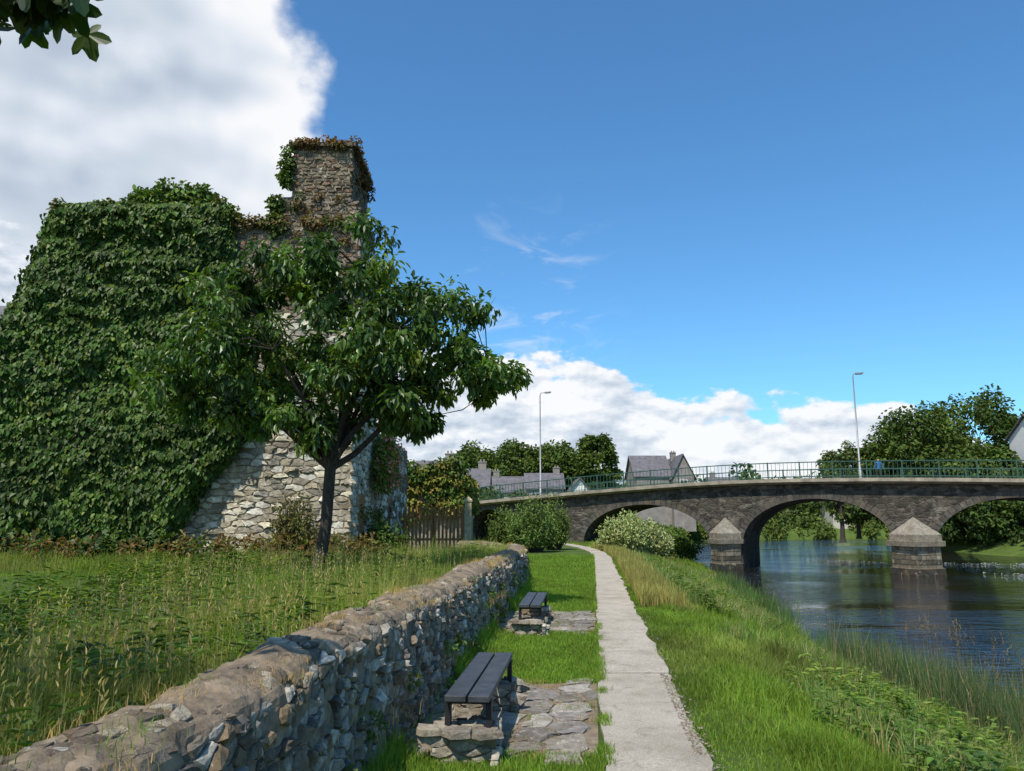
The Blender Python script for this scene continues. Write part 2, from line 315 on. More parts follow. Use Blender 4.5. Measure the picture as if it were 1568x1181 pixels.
def bench(y0,y1,xoff):
    e=empty('park_bench'); d=np.array([.0913,1,0]); d/=np.linalg.norm(d); s=np.array([d[1],-d[0],0]); o=np.array([wallX(y0)+xoff,y0,0.]); ln=y1-y0; up=np.array([0,0,1.])
    mb=MB()
    for k in range(2):
        c=o+s*(.085+.165*k)+d*ln/2+up*.425; obox(mb,c,s*.075,d*ln/2,up*.022)
    b=mb.build('seat_planks',[PLANK],False,e); bm=b.modifiers.new('b','BEVEL'); bm.width=.006; bm.segments=2
    mb=MB()
    for t in (.12,ln-.12):
        for q in (.02,.31): obox(mb,o+s*q+d*t+up*.31,s*.02,d*.03,up*.093)
        obox(mb,o+s*.165+d*t+up*.388,s*.16,d*.03,up*.015)
    mb.build('iron_legs',[IRON],False,e)
    mb=MB()
    for t in (.16,ln-.16):
        obox(mb,o+s*.16+d*t+up*.1,s*.21,d*.15,up*.118,(1,1,1),1)
        for nrm_,ax,W_ in ((-d,s,.44),(s,d,.32),(d,s,.44)):
            c0=o+s*.16+d*t - ax*W_/2 + nrm_*(.15 if W_>.4 else .215)
            M=lambda q,c0=c0,ax=ax,nn=nrm_: c0+ax*q[:,:1]+up*q[:,1:2]+nn*q[:,2:3]
            stones(mb,cells(W_,.2,.16,.07),M,.006,.01,.03,scol([(.34,.29,.22),(.28,.24,.19),(.4,.35,.28)]),0,.8)
        c0=o+s*(-.05)+d*(t-.15)+up*.218
        M=lambda q,c0=c0: c0+s*q[:,:1]+d*q[:,1:2]+up*q[:,2:3]
        stones(mb,cells(.42,.3,.17,.15),M,.006,.008,.02,scol([(.34,.29,.22),(.28,.24,.19)]),0,.85)
    mb.build('stone_supports',[STONE,MORT],False,e)
bench(5.62,7.4,.37); bench(11.4,13.3,.42)
# ------------------------------------------------------------ ruined stone house
house=empty('ruined_stone_house')
mb=MB()
box(mb,-13.0,-4.36,21.02,24.4,-.2,9.9,(1,1,1),1); box(mb,-6.5,-4.36,24.4,32,-.2,4.45,(1,1,1),1)
box(mb,-6.72,-4.5,21.06,23.9,9.9,10.75,(1,1,1),1); box(mb,-6.42,-4.7,21.12,23.6,10.75,12.45,(1,1,1),1)
hp=[(.55,.5,.4),(.42,.37,.28),(.6,.56,.47),(.34,.295,.22),(.47,.4,.28),(.26,.23,.18),(.55,.49,.36)]
cp=[(.15,.115,.08),(.19,.15,.105),(.11,.09,.07),(.22,.175,.12),(.17,.105,.065)]
def pan(o,ax,nn,U,V,cu,cv,pal,clip=None,hm=.06):
    o,ax,nn=[np.array(q,float) for q in (o,ax,nn)]
    M=lambda q: o+ax*q[:,:1]+np.array([0,0,1.])*q[:,1:2]+nn*q[:,2:3]
    stones(mb,cells(U,V,cu,cv,.36),M,.016,.02,hm,scol(pal),0,.85,clip)
pan((-10.4,21.02,.2),(1,0,0),(0,-1,0),6.02,7.2,.38,.165,hp,None,.08)
pan((-10.4,21.02,7.4),(1,0,0),(0,-1,0),6.02,2.5,.33,.14,cp)
pan((-4.36,21.04,.2),(0,1,0),(1,0,0),3.3,9.6,.4,.17,hp,lambda c: not(.9<c[0]<1.9 and c[1]<2.2))
pan((-4.36,24.4,.2),(0,1,0),(1,0,0),7.5,4.2,.42,.2,hp[:]+cp,lambda c: not(2.6<c[0]<3.5 and c[1]<2.3))
pan((-6.72,21.06,9.92),(1,0,0),(0,-1,0),2.2,.83,.3,.12,cp); pan((-4.5,21.08,9.92),(0,1,0),(1,0,0),2.8,.83,.3,.12,cp)
pan((-6.42,21.12,10.77),(1,0,0),(0,-1,0),1.7,1.65,.27,.11,cp); pan((-4.7,21.14,10.77),(0,1,0),(1,0,0),2.4,1.65,.3,.11,cp)
mb.build('masonry',[HSTONE,HMORT],False,house)
mb=MB(); box(mb,-6.56,-4.56,21.0,23.75,12.46,12.58,(.14,.11,.08)); box(mb,-6.8,-6.4,21.1,23.8,10.76,10.9,(.14,.11,.08)); mb.build('chimney_cap',[HSTONE],False,house)
mb=MB(); box(mb,-4.5,-4.34,21.95,22.9,.4,2.35,(1,1,1)); mb.build('side_door',[WOOD],False,house)
mb=MB(); box(mb,-4.5,-4.335,27.0,27.85,.4,2.4,(1,1,1)); mb.build('side_opening',[DARK],False,house)
mb=MB()
for k in range(46):
    a=rng.random(); c=(-6.5+1.95*a,21.0+rng.random()*.5,12.56+rng.normal()*.05); cluster(mb,c,.17,60,.09,.06,[(.11,.06,.03),(.08,.08,.03),(.15,.09,.045)][rng.integers(3)],0,.5)
for k in range(14): cluster(mb,(-4.6,21.1+2.5*rng.random(),12.4-1.2*rng.random()**2),.15,50,.09,.06,(.09,.055,.03))
for k in range(22):
    z=12.3-2.6*rng.random(); cluster(mb,(-6.5-.15*rng.random()-(.25 if z<10.8 else 0),21.05,z),.22,70,.12,.09,(.06,.095,.025),0,.6)
for k in range(24): cluster(mb,(-8+3.6*rng.random(),21.0,9.95+.2*rng.random()),.25,50,.11,.08,[(.13,.1,.05),(.07,.1,.03)][rng.integers(2)])
for k in range(30): cluster(mb,(-6.6+2.0*rng.random(),20.98,8.2+2.7*rng.random()),.16,40,.09,.06,[(.11,.08,.04),(.06,.08,.03)][rng.integers(2)])
for k in range(16): cluster(mb,(-4.25,21.6+3*rng.random(),.7+1.8*rng.random()**2),.3,60,.1,.07,[(.05,.08,.02),(.12,.11,.04)][rng.integers(2)])
mb.build('wall_top_plants',[FAR],False,house)
# ivy
XL=([.2,5,7,8.5,9.6,10.5],[-17.8,-15.2,-14.2,-13.7,-13.35,-13.1]); XR=([.3,1.2,2.6,3.6,4.4,5.6,8,10.5],[-9.2,-8.9,-8.1,-7.3,-6.9,-7.2,-7.6,-8.1])
mb=MB(); N=85000; z=.2+10.3*rng.random(N)
xl=np.interp(z,*XL)+.35*(fb(z*1.3,0,0,44)-.5); xr=np.interp(z,*XR)
x=xl+(xr-xl)*rng.random(N)
def bul(x,z):
    wx=x+1.2*vn(x*.8,z*.8,3,31); sh=z*2.3+2.6*fb(x*1.0,z*.5,0,25)+.0*x; saw=1-(sh-np.floor(sh))
    return .5+.5*(fb(wx*1.2,z*1.3,0,21)-.5)+.3*saw*sm((vn(x*1.9,z*2.0,1,26)-.3)/.5)*vn(x*4.5,z*.8,2,28)+.28*(vn(wx*3.1,z*3.4,1,22)-.5)+.12*(vn(x*7,z*7,1,23)-.5)
edge=np.minimum(sm((x-xl)/.8),sm((xr+.15*vn(z*3,1,0,5)-x)/.35))*sm((10.6-z)/.5)
yv=21.0-bul(x,z)*(.25+.75*edge)-.05*rng.random(N)
P=np.stack([x,yv+rng.normal(size=N)*.05,z+ .3*fb(x*.8,1,0,30)],1)
e=.06; gx=(bul(x+e,z)-bul(x-e,z))/(2*e); gz=(bul(x,z+e)-bul(x,z-e))/(2*e)
NN=norm(np.stack([-gx,-np.ones(N),-np.clip(gz,-1,1)],1)); D=norm(np.array([[0,0,-1.]])+rdir(N)*.5+NN*.4); Nv=norm(NN*1.0+rdir(N)*.5+np.array([[0,0,.4]]))
s=.7+.6*rng.random(N); patch=(.7+.6*fb(x*.7,z*.7,0,66))[:,None]; col=vary((.045,.085,.015),N,.4,.15)*patch; yel=(rng.random(N)<.1+.25*sm((z-9)/1.3)); col[yel]=col[yel]*[1.9,1.5,1.1]
leaves(mb,P,D,Nv,.145*s,.12*s,col)
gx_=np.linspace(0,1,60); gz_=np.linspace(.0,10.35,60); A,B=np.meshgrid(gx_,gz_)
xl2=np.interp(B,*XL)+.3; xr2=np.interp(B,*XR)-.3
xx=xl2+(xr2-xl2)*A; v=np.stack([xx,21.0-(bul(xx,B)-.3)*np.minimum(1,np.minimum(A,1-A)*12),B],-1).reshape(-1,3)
mb.add(v,[[a*60+b,a*60+b+1,(a+1)*60+b+1,(a+1)*60+b] for a in range(59) for b in range(59)],(.01,.018,.006))  # near-black sheet behind the leaves, shade of the gaps put into its colour
n=9000; z=10.3*rng.random(n); y_=20.7+3.5*rng.random(n); x=np.interp(z,*XL)+.12*rng.normal(size=n)
leaves(mb,np.stack([x,y_,z],1),norm(np.array([[0,0,-1.]])+rdir(n)*.5),norm(np.array([[-1,-.3,.4]])+rdir(n)*.4),.16,.14,vary((.04,.078,.016),n,.35))
zz=np.array([0,5,7,8.5,9.6,10.3]); xx=np.interp(zz,*XL)+.25; v=np.concatenate([np.stack([xx,0*zz+21.1,zz],1),np.stack([xx,0*zz+24,zz],1)]); mb.add(v,[[a,a+1,a+7,a+6] for a in range(5)],(.01,.018,.006))  # same dark sheet on the left return, painted as gap shade
for k in range(70):
    t=rng.random(); x=-11.2+2.9*t; cluster(mb,(x,20.8+.8*rng.random(),10.4+.75*rng.random()*math.sin(math.pi*min(1,t*1.05))**.5),.3,95,.15,.1,(.085,.14,.03),0,.3)
for k in range(60): cluster(mb,(-13.0+5.0*rng.random(),20.7+.6*rng.random(),10.25+.14*rng.normal()),.26,70,.14,.1,[(.065,.11,.025),(.11,.12,.035)][rng.integers(2)],0,.3)
for k in range(60): cluster(mb,(-17+8*rng.random(),20.2+.3*rng.random(),.6+.5*rng.random()),.4,70,.18,.13,(.03,.06,.016),0,.4)
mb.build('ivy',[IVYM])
def house_b(name,x0,x1,y0,y1,z0,ze,zr,wall,axis='x',wins=0,chim=()):
    e=empty(name); mb=MB(); box(mb,x0,x1,y0,y1,z0,ze); 
    xm=(x0+x1)/2; ym=(y0+y1)/2; o=.3
    if axis=='x': mb.add([(x0,y0,ze),(x0,y1,ze),(x0,ym,zr-.05),(x1,y0,ze),(x1,y1,ze),(x1,ym,zr-.05)],[[0,1,2],[3,4,5]])
    else: mb.add([(x0,y0,ze),(x1,y0,ze),(xm,y0,zr-.05),(x0,y1,ze),(x1,y1,ze),(xm,y1,zr-.05)],[[0,1,2],[3,4,5]])
    mb.build('walls',[wall],False,e); mb=MB(); t=.12
    if axis=='x':
        for s,yy_ in ((-1,y0-o),(1,y1+o)):
            k=(zr-ze)/(ym-y0)*o
            v=[(x0-o,yy_,ze-k),(x1+o,yy_,ze-k),(x1+o,ym,zr),(x0-o,ym,zr)]; v+= [(a,b,c+t) for a,b,c in v]; mb.add(v,BF)
    else:
        for s,xx_ in ((-1,x0-o),(1,x1+o)):
            k=(zr-ze)/(xm-x0)*o
            v=[(xx_,y0-o,ze-k),(xx_,y1+o,ze-k),(xm,y1+o,zr),(xm,y0-o,zr)]; v+= [(a,b,c+t) for a,b,c in v]; mb.add(v,BF)
    mb.build('roof',[SLATE],False,e)
    mb=MB()
    for cx in chim: box(mb,cx-.4,cx+.4,ym-.3,ym+.3,zr-.6,zr+.7); box(mb,cx-.46,cx+.46,ym-.36,ym+.36,zr+.7,zr+.8); box(mb,cx-.25,cx-.08,ym-.1,ym+.1,zr+.8,zr+1.05); box(mb,cx+.08,cx+.25,ym-.1,ym+.1,zr+.8,zr+1.05)
    if chim: mb.build('chimneys',[GREYST],False,e)
    if wins:
        mb=MB(); m2=MB()
        for k in range(wins):
            cx=x0+(x1-x0)*(k+.5)/wins
            for zz in ([ze-1.3,ze-3.9] if ze-z0>5 else [ze-1.5]):
                box(m2,cx-.55,cx+.55,y0-.03,y0+.05,zz-.75,zz+.75); box(mb,cx-.46,cx-.03,y0-.05,y0+.05,zz-.66,zz+.66); box(mb,cx+.03,cx+.46,y0-.05,y0+.05,zz-.66,zz+.66)
        mb.build('window_glass',[DARK],False,e); m2.build('window_frames',[WHITE],False,e)
    return e
house_b('slate_roofed_house',-34,-20.5,31,38,0,8.8,11.3,RENDER,'x',3,())
house_b('cottage',-3,1.5,96,103,0,5.0,7.0,RENDER,'x',2,(-2,)); house_b('cottage',1.8,6.2,94,101,0,5.4,7.3,GREYST,'x',2,(5.6,)); house_b('cottage',6.6,9.6,92,99,0,4.6,6.5,WHITE,'y',1)
house_b('cottage',-9,-5.2,70,78,0,5.0,7.1,RENDER,'x',2,(-6,)); house_b('cottage',-5.0,-2.4,74,82,0,4.6,6.6,GREYST,'x',1,(-3,))
house_b('grey_stone_church_hall',17.6,22.6,110,119,0,7.8,10.9,GREYST,'x',0,()); house_b('grey_stone_church_hall',22.6,25.6,108.5,121,0,7.7,10.7,GREYST,'y',1,(24,))
house_b('white_cottage',29.6,33.4,140,146,-.5,3.4,5.4,WHITE,'x',2,()); house_b('cottage',56,61,136,142,-.5,3.4,5.4,RENDER,'x',2,(57,)); house_b('cottage',33,38,128,134,1,6.8,8.6,WHITE,'x',3,(34,))
house_b('riverside_house',51.9,60,74,80,0,9.9,12.0,WHITE,'x',3,())
# ------------------------------------------------------------ bridge
bridge=empty('stone_arch_bridge'); O=np.array([14.5,53,0.]); E=np.array([.898,-.440,0]); E/=np.linalg.norm(E); NV=np.array([E[1],-E[0],0.]); UP=np.array([0,0,1.]); SP=11.36
if NV[1]>0: NV=-NV
def top(s): return np.interp(s,[-28,-19.3,-11.36,-5,0,4,11.36,19,26,60],[2.3,3.05,3.62,4.02,4.25,4.3,4.2,3.93,3.7,2.4])
def topS(s): return (top(s-1.5)+top(s)+top(s+1.5)+top(s-3)+top(s+3))/5
def BP(s,n,z): s,n,z=np.broadcast_arrays(np.asarray(s,float),n,z); return O+E*s[...,None]+NV*n[...,None]+UP*z[...,None]
arches=[(-18.2,1.7,.3,2.1)]+[(SP*(k+.5),4.62,-.25,3.22+[-.28,0,-.05,-.5][k+1]) for k in range(-1,3)]
S=[-28.];Bz=[-3.]
for (c,w,z0,hc) in arches:
    S+=[c-w];Bz+=[-3.]
    th=np.linspace(math.pi,0,37); S+=list(c+w*np.cos(th)); Bz+=list(z0+hc*np.sin(th)**.92); S+=[c+w];Bz+=[-3.]
S+=[55.];Bz+=[-3.]
S=np.array(S);Bz=np.array(Bz); n=len(S); WD=-7.2
mb=MB(); Tz=topS(S)-.3
v=np.concatenate([BP(S,0,Bz),BP(S,0,Tz),BP(S,WD,Bz),BP(S,WD,Tz)])
f=[]
for a in range(n-1):
    if S[a+1]-S[a]>1e-6: f+= [[a,a+1,a+1+n,a+n],[a+2*n,a+3*n,a+1+3*n,a+1+2*n]]
    f.append([a,a+2*n,a+1+2*n,a+1])
mb.add(v,f); mb.build('masonry',[BRIDGE],False,bridge)
mb=MB(); sd=np.linspace(-28,55,120); zt=topS(sd)
prof=[(.6,0),(.6,-.22),(.2,-.34),(-7.4,-.34),(-7.75,-.26),(-7.75,0)]
vs=[BP(sd,a,zt+b) for a,b in prof]; k=len(sd); f=[]
for p in range(len(prof)):
    q=(p+1)%len(prof)
    for a in range(k-1): f.append([p*k+a,q*k+a,q*k+a+1,p*k+a+1])
mb.add(np.concatenate(vs),f); mb.build('deck',[DECKC],False,bridge)
mb=MB()
for (c,w,z0,hc) in arches:
    m=int(w*8)
    for k in range(m):
        t=math.pi*(k+.5)/m; 
        def pt(t): return np.array([c+w*math.cos(t), z0+hc*math.sin(t)**.92])
        p=pt(t); tg=pt(t+.02)-pt(t-.02); tg/=np.linalg.norm(tg); nr=np.array([-tg[1],tg[0]]); 
        if nr[1]<0: nr=-nr
        hl=np.linalg.norm(pt(t+math.pi/m/2)-pt(t-math.pi/m/2))/2*.95
        T=E*tg[0]+UP*tg[1]; Q=E*nr[0]+UP*nr[1]; dd=.2
        obox(mb,O+E*p[0]+UP*p[1]+Q*(dd+.01)+NV*.0,T*hl,Q*dd,NV*.035,np.array((.085,.077,.065))*(.7+.5*rng.random()))
mb.build('arch_rings',[RINGM],False,bridge)
mb=MB()
for s0,hw in ((0,1.1),(SP,1.5),(2*SP,1.3)):
    pl=2.1
    def ring(k,z,n0=.02): return [O+E*(s0-hw*k)+NV*n0+UP*z,O+E*(s0-hw*k)+NV*(.35)+UP*z,O+E*(s0)+NV*pl*k+UP*z,O+E*(s0+hw*k)+NV*(.35)+UP*z,O+E*(s0+hw*k)+NV*n0+UP*z]
    zs=[(-3,1.0),(-1.25,1.0),(-1.2,.9),(.05,.88),(.06,1.07),(.36,1.08),(.37,.97),(.75,.95)]
    vs=[];
    for z,k in zs: vs+=ring(k,z)
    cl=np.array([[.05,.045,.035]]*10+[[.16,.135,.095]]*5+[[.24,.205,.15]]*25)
    f=[[a*5+b,a*5+b+1,a*5+b+6,a*5+b+5] for a in range(len(zs)-1) for b in range(4)]
    mb.add(vs,f,cl); top_=ring(.95,.75); mb.add(top_+[O+E*s0+NV*.05+UP*1.8],[[b,b+1,5] for b in range(4)],(.26,.23,.18))
    for z in np.arange(-1.0,.0,.28):
        for sg in (-1,1):
            a0=O+E*(s0+sg*hw*.89)+NV*.35; a1=O+NV*pl*.89+E*s0; d_=a1-a0; L_=np.linalg.norm(d_); d_/=L_; nn_=np.cross(d_,UP)*(-sg)
            if nn_@NV<0: nn_=-nn_
            p_=0.05
            while p_<L_-.2:
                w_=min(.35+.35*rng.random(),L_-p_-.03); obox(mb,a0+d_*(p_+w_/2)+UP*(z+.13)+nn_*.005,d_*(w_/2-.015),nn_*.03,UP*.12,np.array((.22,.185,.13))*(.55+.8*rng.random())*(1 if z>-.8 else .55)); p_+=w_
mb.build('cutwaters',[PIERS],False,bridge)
mb=MB()
for nn_ in (.42,-7.6):
    for hgt,r in ((.1,.022),(.55,.018),(1.05,.035)):
        p=BP(sd,nn_,zt+hgt); tube(mb,p,np.full(len(sd),r),5)
    for s in np.arange(-27,54,2.0):
        z=float(topS(s)); obox(mb,O+E*s+NV*nn_+UP*(z+.55),E*.04,NV*.04,UP*.55)
    for s in np.arange(-27,54,.25):
        z=float(topS(s)); obox(mb,O+E*s+NV*nn_+UP*(z+.57),E*.011,NV*.011,UP*.46)
mb.build('railings',[RAILM],False,bridge)
def lamp(x,y,z0,z1,dx):
    e=empty('street_lamp'); mb=MB()
    tube(mb,[(x,y,z0),(x,y,z0+1.2),(x,y,z0+1.22),(x,y,z1-.3),(x+.08*dx,y,z1-.05),(x+.6*dx,y,z1)],[.1,.1,.07,.045,.04,.03],8); mb.build('pole',[STEEL],True,e)
    mb=MB(); obox(mb,(x+.85*dx,y,z1+.02),(.3,0,.03*dx),(0,.12,0),(0,0,.045)); obox(mb,(x+.85*dx,y,z1-.045),(.22,0,.02*dx),(0,.09,0),(0,0,.025)); mb.build('lantern',[STEEL],False,e)
lamp(2.45,66.4,3.0,12.6,.8); lamp(25.0,55.4,4.1,12.2,.55)
def person(x,y,z):
    me=bpy.data.meshes.new('pedestrian'); V=[(0,0,.95),(0,0,1.2),(0,0,1.42),(0,0,1.52),(0,-.02,1.66),(-.1,0,.9),(-.12,.12,.48),(-.12,-.02,.06),(-.12,-.14,.03),(.1,0,.9),(.11,-.1,.48),(.12,.16,.08),(.12,.04,.03),(-.19,0,1.4),(-.25,.08,1.12),(-.24,-.1,.9),(.19,0,1.4),(.25,-.08,1.12),(.24,-.22,.95)]
    Ed=[(0,1),(1,2),(2,3),(3,4),(0,5),(5,6),(6,7),(7,8),(0,9),(9,10),(10,11),(11,12),(2,13),(13,14),(14,15),(2,16),(16,17),(17,18)]
    rd=[.13,.13,.13,.06,.11,.09,.06,.045,.035,.09,.06,.045,.035,.065,.045,.03,.065,.045,.03]
    me.from_pydata(V,Ed,[]); o=bpy.data.objects.new('pedestrian',me); scene.collection.objects.link(o); o.location=(x,y,z)
    sk=o.modifiers.new('s','SKIN'); 
    for k,r in enumerate(rd): me.skin_vertices[0].data[k].radius=(r,r*.8)
    me.skin_vertices[0].data[0].use_root=True
    ss=o.modifiers.new('u','SUBSURF'); ss.levels=1; ss.render_levels=1
    m,nt,out=newmat('clothed_figure'); sp=nt.nodes.new('ShaderNodeSeparateXYZ'); L(nt,coords(nt),sp.inputs[0]); mr=nt.nodes.new('ShaderNodeMath'); mr.operation='DIVIDE'; mr.inputs[1].default_value=2; L(nt,sp.outputs[2],mr.inputs[0])
    c=ramp(nt,mr.outputs[0],[(0,(.03,.03,.04)),(.47,(.03,.12,.28)),(.745,(.45,.27,.2)),(.85,(.05,.03,.02))]); 
    for q in nt.nodes:
        if q.type=='VALTORGB': q.color_ramp.interpolation='CONSTANT'
    princ(nt,out,c,.8); me.materials.append(m)
pp=BP(np.array([9.6]),-6.6,topS(np.array([9.6])))[0]; person(*pp)
# ------------------------------------------------------------ fence and post
mb=MB()
for x in np.arange(-4.15,-1.9,.145):
    h=2.15+.04*rng.normal(); box(mb,x,x+.085,29.96,29.985,.5,h,np.full(3,1.))
for z in (.85,1.7): box(mb,-4.2,-1.85,29.99,30.04,z,z+.09)
for x in (-4.2,-3.1,-1.95): box(mb,x,x+.1,30.05,30.15,.2,2.0)
mb.build('wooden_fence',[WOOD])
mb=MB(); box(mb,-1.75,-1.51,28.9,29.12,.1,2.3,(.4,.33,.2)); box(mb,-1.78,-1.48,28.87,29.15,2.3,2.37,(.4,.33,.2)); mb.add([(-1.78,28.87,2.371),(-1.48,28.87,2.371),(-1.48,29.15,2.371),(-1.78,29.15,2.371),(-1.63,29.01,2.5)],[[0,1,4],[1,2,4],[2,3,4],[3,0,4]],(.4,.33,.2)); mb.build('gate_post',[HSTONE])
mb=MB(); box(mb,-7.2,-2.6,40,40.6,0,4.3,(.3,.25,.19),1); box(mb,-3.2,-2.6,40.6,52,0,3.6,(.3,.25,.19),1)
for k in range(95): 
    x=-7+4.6*rng.random(); cluster(mb,(x,39.8,1.4+3.2*rng.random()**.6),.38,60,.2,.14,[(.12,.14,.03),(.06,.1,.025),(.16,.13,.035)][rng.integers(3)])
for k in range(60): cluster(mb,(-2.5,40+11*rng.random(),3.7-1.5*rng.random()**2),.4,50,.22,.16,[(.12,.14,.03),(.05,.09,.025),(.2,.15,.05)][rng.integers(3)])
mb.build('creeper_covered_wall',[FAR,HSTONE])
# ------------------------------------------------------------ trees
def tree(name,base,fork,ell,ncl,nl,L_,W_,cols,tr,leafm,clr=(.5,.8),droop=.6,limbs=9,hollow=.35,sq=.8,bark=BARK):
    mb=MB(); base=np.array(base,float); fork=np.array(fork,float)
    mid=(base+fork)/2+np.array([.05,0,0])
    tube(mb,[base-[0,0,.3],base+[0,0,.1],mid,fork,fork+[0,0,.3]],[tr*1.6,tr*1.1,tr*.85,tr*.85,tr*.5],12,(1,1,1),1)
    w=np.array([e[1][0]*e[1][1]*e[1][2] for e in ell])**.8; w=w/w.sum(); size=max(max(e[1]) for e in ell)
    nodes=[];nr=[]
    for q in range(limbs):
        c0,r0=ell[q%len(ell)]; tgt=np.array(c0)+rdir(1)[0]*np.array(r0)*.55; d=tgt-fork; ln=np.linalg.norm(d)
        P=[]; off=rng.normal(size=3)*.05*ln
        for t in np.linspace(0,1,7): P.append(fork+d*t+np.array([0,0,.16*ln*math.sin(math.pi*t)])+off*math.sin(math.pi*t)+rng.normal(size=3)*.02*ln*(0<t))
        rd=tr*.55*(1-np.linspace(0,1,7)*.82); tube(mb,P,rd,7,(1,1,1),1); nodes+=P[2:]; nr+=list(rd[2:])
    nodes=np.array(nodes); nr=np.array(nr)
    for q in range(ncl):
        c0,r0=ell[rng.choice(len(ell),p=w)]; d=rdir(1)[0]; rr=hollow+(1-hollow)*rng.random()**.55
        c=np.array(c0)+d*rr*np.array(r0)
        r=rng.uniform(*clr)
        dd=np.linalg.norm(nodes-c,axis=1)+.6*np.maximum(0,nodes[:,2]-c[2]); j=int(np.argmin(dd)); a=nodes[j]
        b=(a+c)/2+rng.normal(size=3)*.08*np.linalg.norm(c-a)+np.array([0,0,.06*np.linalg.norm(c-a)])
        tube(mb,[a,b,c],[min(nr[j]*.6,tr*.18),tr*.09,tr*.03],5,(1,1,1),1)
        for s_ in range(3):
            c2=c+rdir(1)[0]*r*.9; tube(mb,[b*.4+c*.6,(b+c2)/2*.5+c*.5,c2],[tr*.06,tr*.04,tr*.015],4,(1,1,1),1)
        col=cols[rng.integers(len(cols))]
        cluster(mb,c,r,int(nl*(.7+.6*rng.random())),L_,W_,col,0,droop,sq)
    return mb.build(name,[leafm,bark])
gcol=[(.045,.09,.016),(.065,.12,.02),(.033,.068,.014),(.055,.105,.02),(.1,.15,.025)]
tree('cherry_tree',(-3.48,14,.45),(-3.3,14,2.55),
     [((-3.6,13.9,5.0),(2.3,2.0,1.7)),((-1.6,13.8,4.9),(1.35,1.3,1.3)),((-.75,13.9,4.25),(.85,.9,.55)),((-5.3,13.9,4.4),(1.2,1.4,1.0)),((-6.0,13.9,4.2),(.8,1.0,.55)),((-5.2,13.9,5.4),(1.,1.1,.8)),((-3.1,13.9,3.7),(2.2,1.6,.65)),((-2.6,13.9,6.5),(.45,.7,.8)),((-4.4,13.9,6.2),(1.,.9,.5)),((-1.3,14,3.3),(.5,.6,.35)),((-5.2,13.9,3.5),(.6,.8,.35)),((-3.2,13.2,4.9),(2.0,.9,1.5))],
     240,110,.15,.068,gcol,.12,LEAF,(.18,.42),.8,13,.2)
def bigtree(name,x,y,z,h,r,cols=((.05,.082,.018),(.072,.105,.024),(.036,.062,.015)),ncl=85,nl=150,lf=.42):
    cr=(r,r,h*.36); c=(x,y,z+h*.6)
    tree(name,(x,y,z-.3),(x,y,z+h*.28),[(c,cr),((x,y,z+h*.36),(r*.85,r*.85,h*.2))],ncl,nl,lf,lf*.7,list(cols),h*.022,FAR,(r*.24,r*.36),.3,hollow=.6)
for (x,y,h,r) in [(45.5,86,14.5,5.2),(53,88,16.6,5.8),(60,86,15.2,5.5),(68,90,13.8,5.5),(51,97,13,5),(40.8,92,10.5,3.6),(48,79,9,3.6),(56,80,10,4)]:
    bigtree('broadleaf_tree',x,y,0,h,r)
for (x,y,h,r) in [(15.5,140,17.5,3.6),(9,150,17,6),(0,150,17.2,6),(-9,155,17,5.5),(5,143,15.5,4)]: bigtree('broadleaf_tree',x,y,0,h,r,nl=110,lf=.65)
bigtree('broadleaf_tree',35.5,84,-.2,11.2,1.9,((.06,.09,.03),(.08,.11,.04)),30,90,.3)
mb=MB()
for k in range(110):
    x=-90+310*rng.random(); y=165+60*rng.random(); h=10+4*rng.random()+ (5 if x<22 else 0)
    for q in range(12):
        d=rdir(1)[0]*np.array([4.5,4.5,h*.35]); cluster(mb,(x+d[0],y+d[1],h*.52+d[2]),2.4,45,1.1,.8,gcol[rng.integers(4)],0,.3)
for k in range(120):
    x=-4+130*rng.random(); y=140+16*rng.random(); h=5+5*rng.random()
    for q in range(7):
        d=rdir(1)[0]*np.array([2.3,2.,h*.38]); cluster(mb,(x+d[0],y+d[1],h*.48+d[2]),1.4,50,.6,.45,[(.05,.08,.02),(.07,.09,.03),(.035,.06,.015)][rng.integers(3)],0,.3)
mb.build('distant_trees',[FAR])
mb=MB()
for k in range(150):
    y=56+69*rng.random(); x=Rb(y)+.6+9*rng.random(); h=3+5*rng.random()
    for q in range(6):
        d=rdir(1)[0]*np.array([1.5,1.5,h*.38]); cluster(mb,(x+d[0],y+d[1],-1+h*.5+d[2]),1.0,60,.42,.3,[(.04,.07,.02),(.05,.085,.02),(.025,.045,.012)][rng.integers(3)],0,.3)
for k in range(70):
    x=28+70*rng.random(); y=np.interp(x,[24,34,80,120],[110,126,134,142])+.5+5*rng.random(); h=1.2+3*rng.random()**2
    for q in range(5):
        d=rdir(1)[0]*np.array([1.6,1.2,h*.35]); cluster(mb,(x+d[0],y+d[1],-1.2+h*.5+d[2]),.9,50,.42,.3,[(.07,.1,.025),(.09,.13,.03),(.04,.065,.015)][rng.integers(3)],0,.3)
for k in range(110):
    y=62+64*rng.random(); x=Lb(y)-.5-5*rng.random()**1.5; h=1.+1.6*rng.random()
    for q in range(4):
        d=rdir(1)[0]*np.array([1.,1.,h*.3]); cluster(mb,(x+d[0],y+d[1],float(H(x,y))+h*.5+d[2]),.6,60,.26,.17,[(.09,.13,.03),(.11,.14,.04),(.06,.1,.02)][rng.integers(3)],0,.3)
for k in range(60):
    x=-12+17*rng.random(); y=66+20*rng.random(); h=2.5+2.5*rng.random()
    for q in range(5):
        d=rdir(1)[0]*np.array([1.5,1.5,h*.35]); cluster(mb,(x+d[0],y+d[1],h*.5+d[2]),.9,60,.35,.24,[(.04,.07,.02),(.05,.085,.02)][rng.integers(2)],0,.3)
mb.build('riverside_bushes',[FAR])
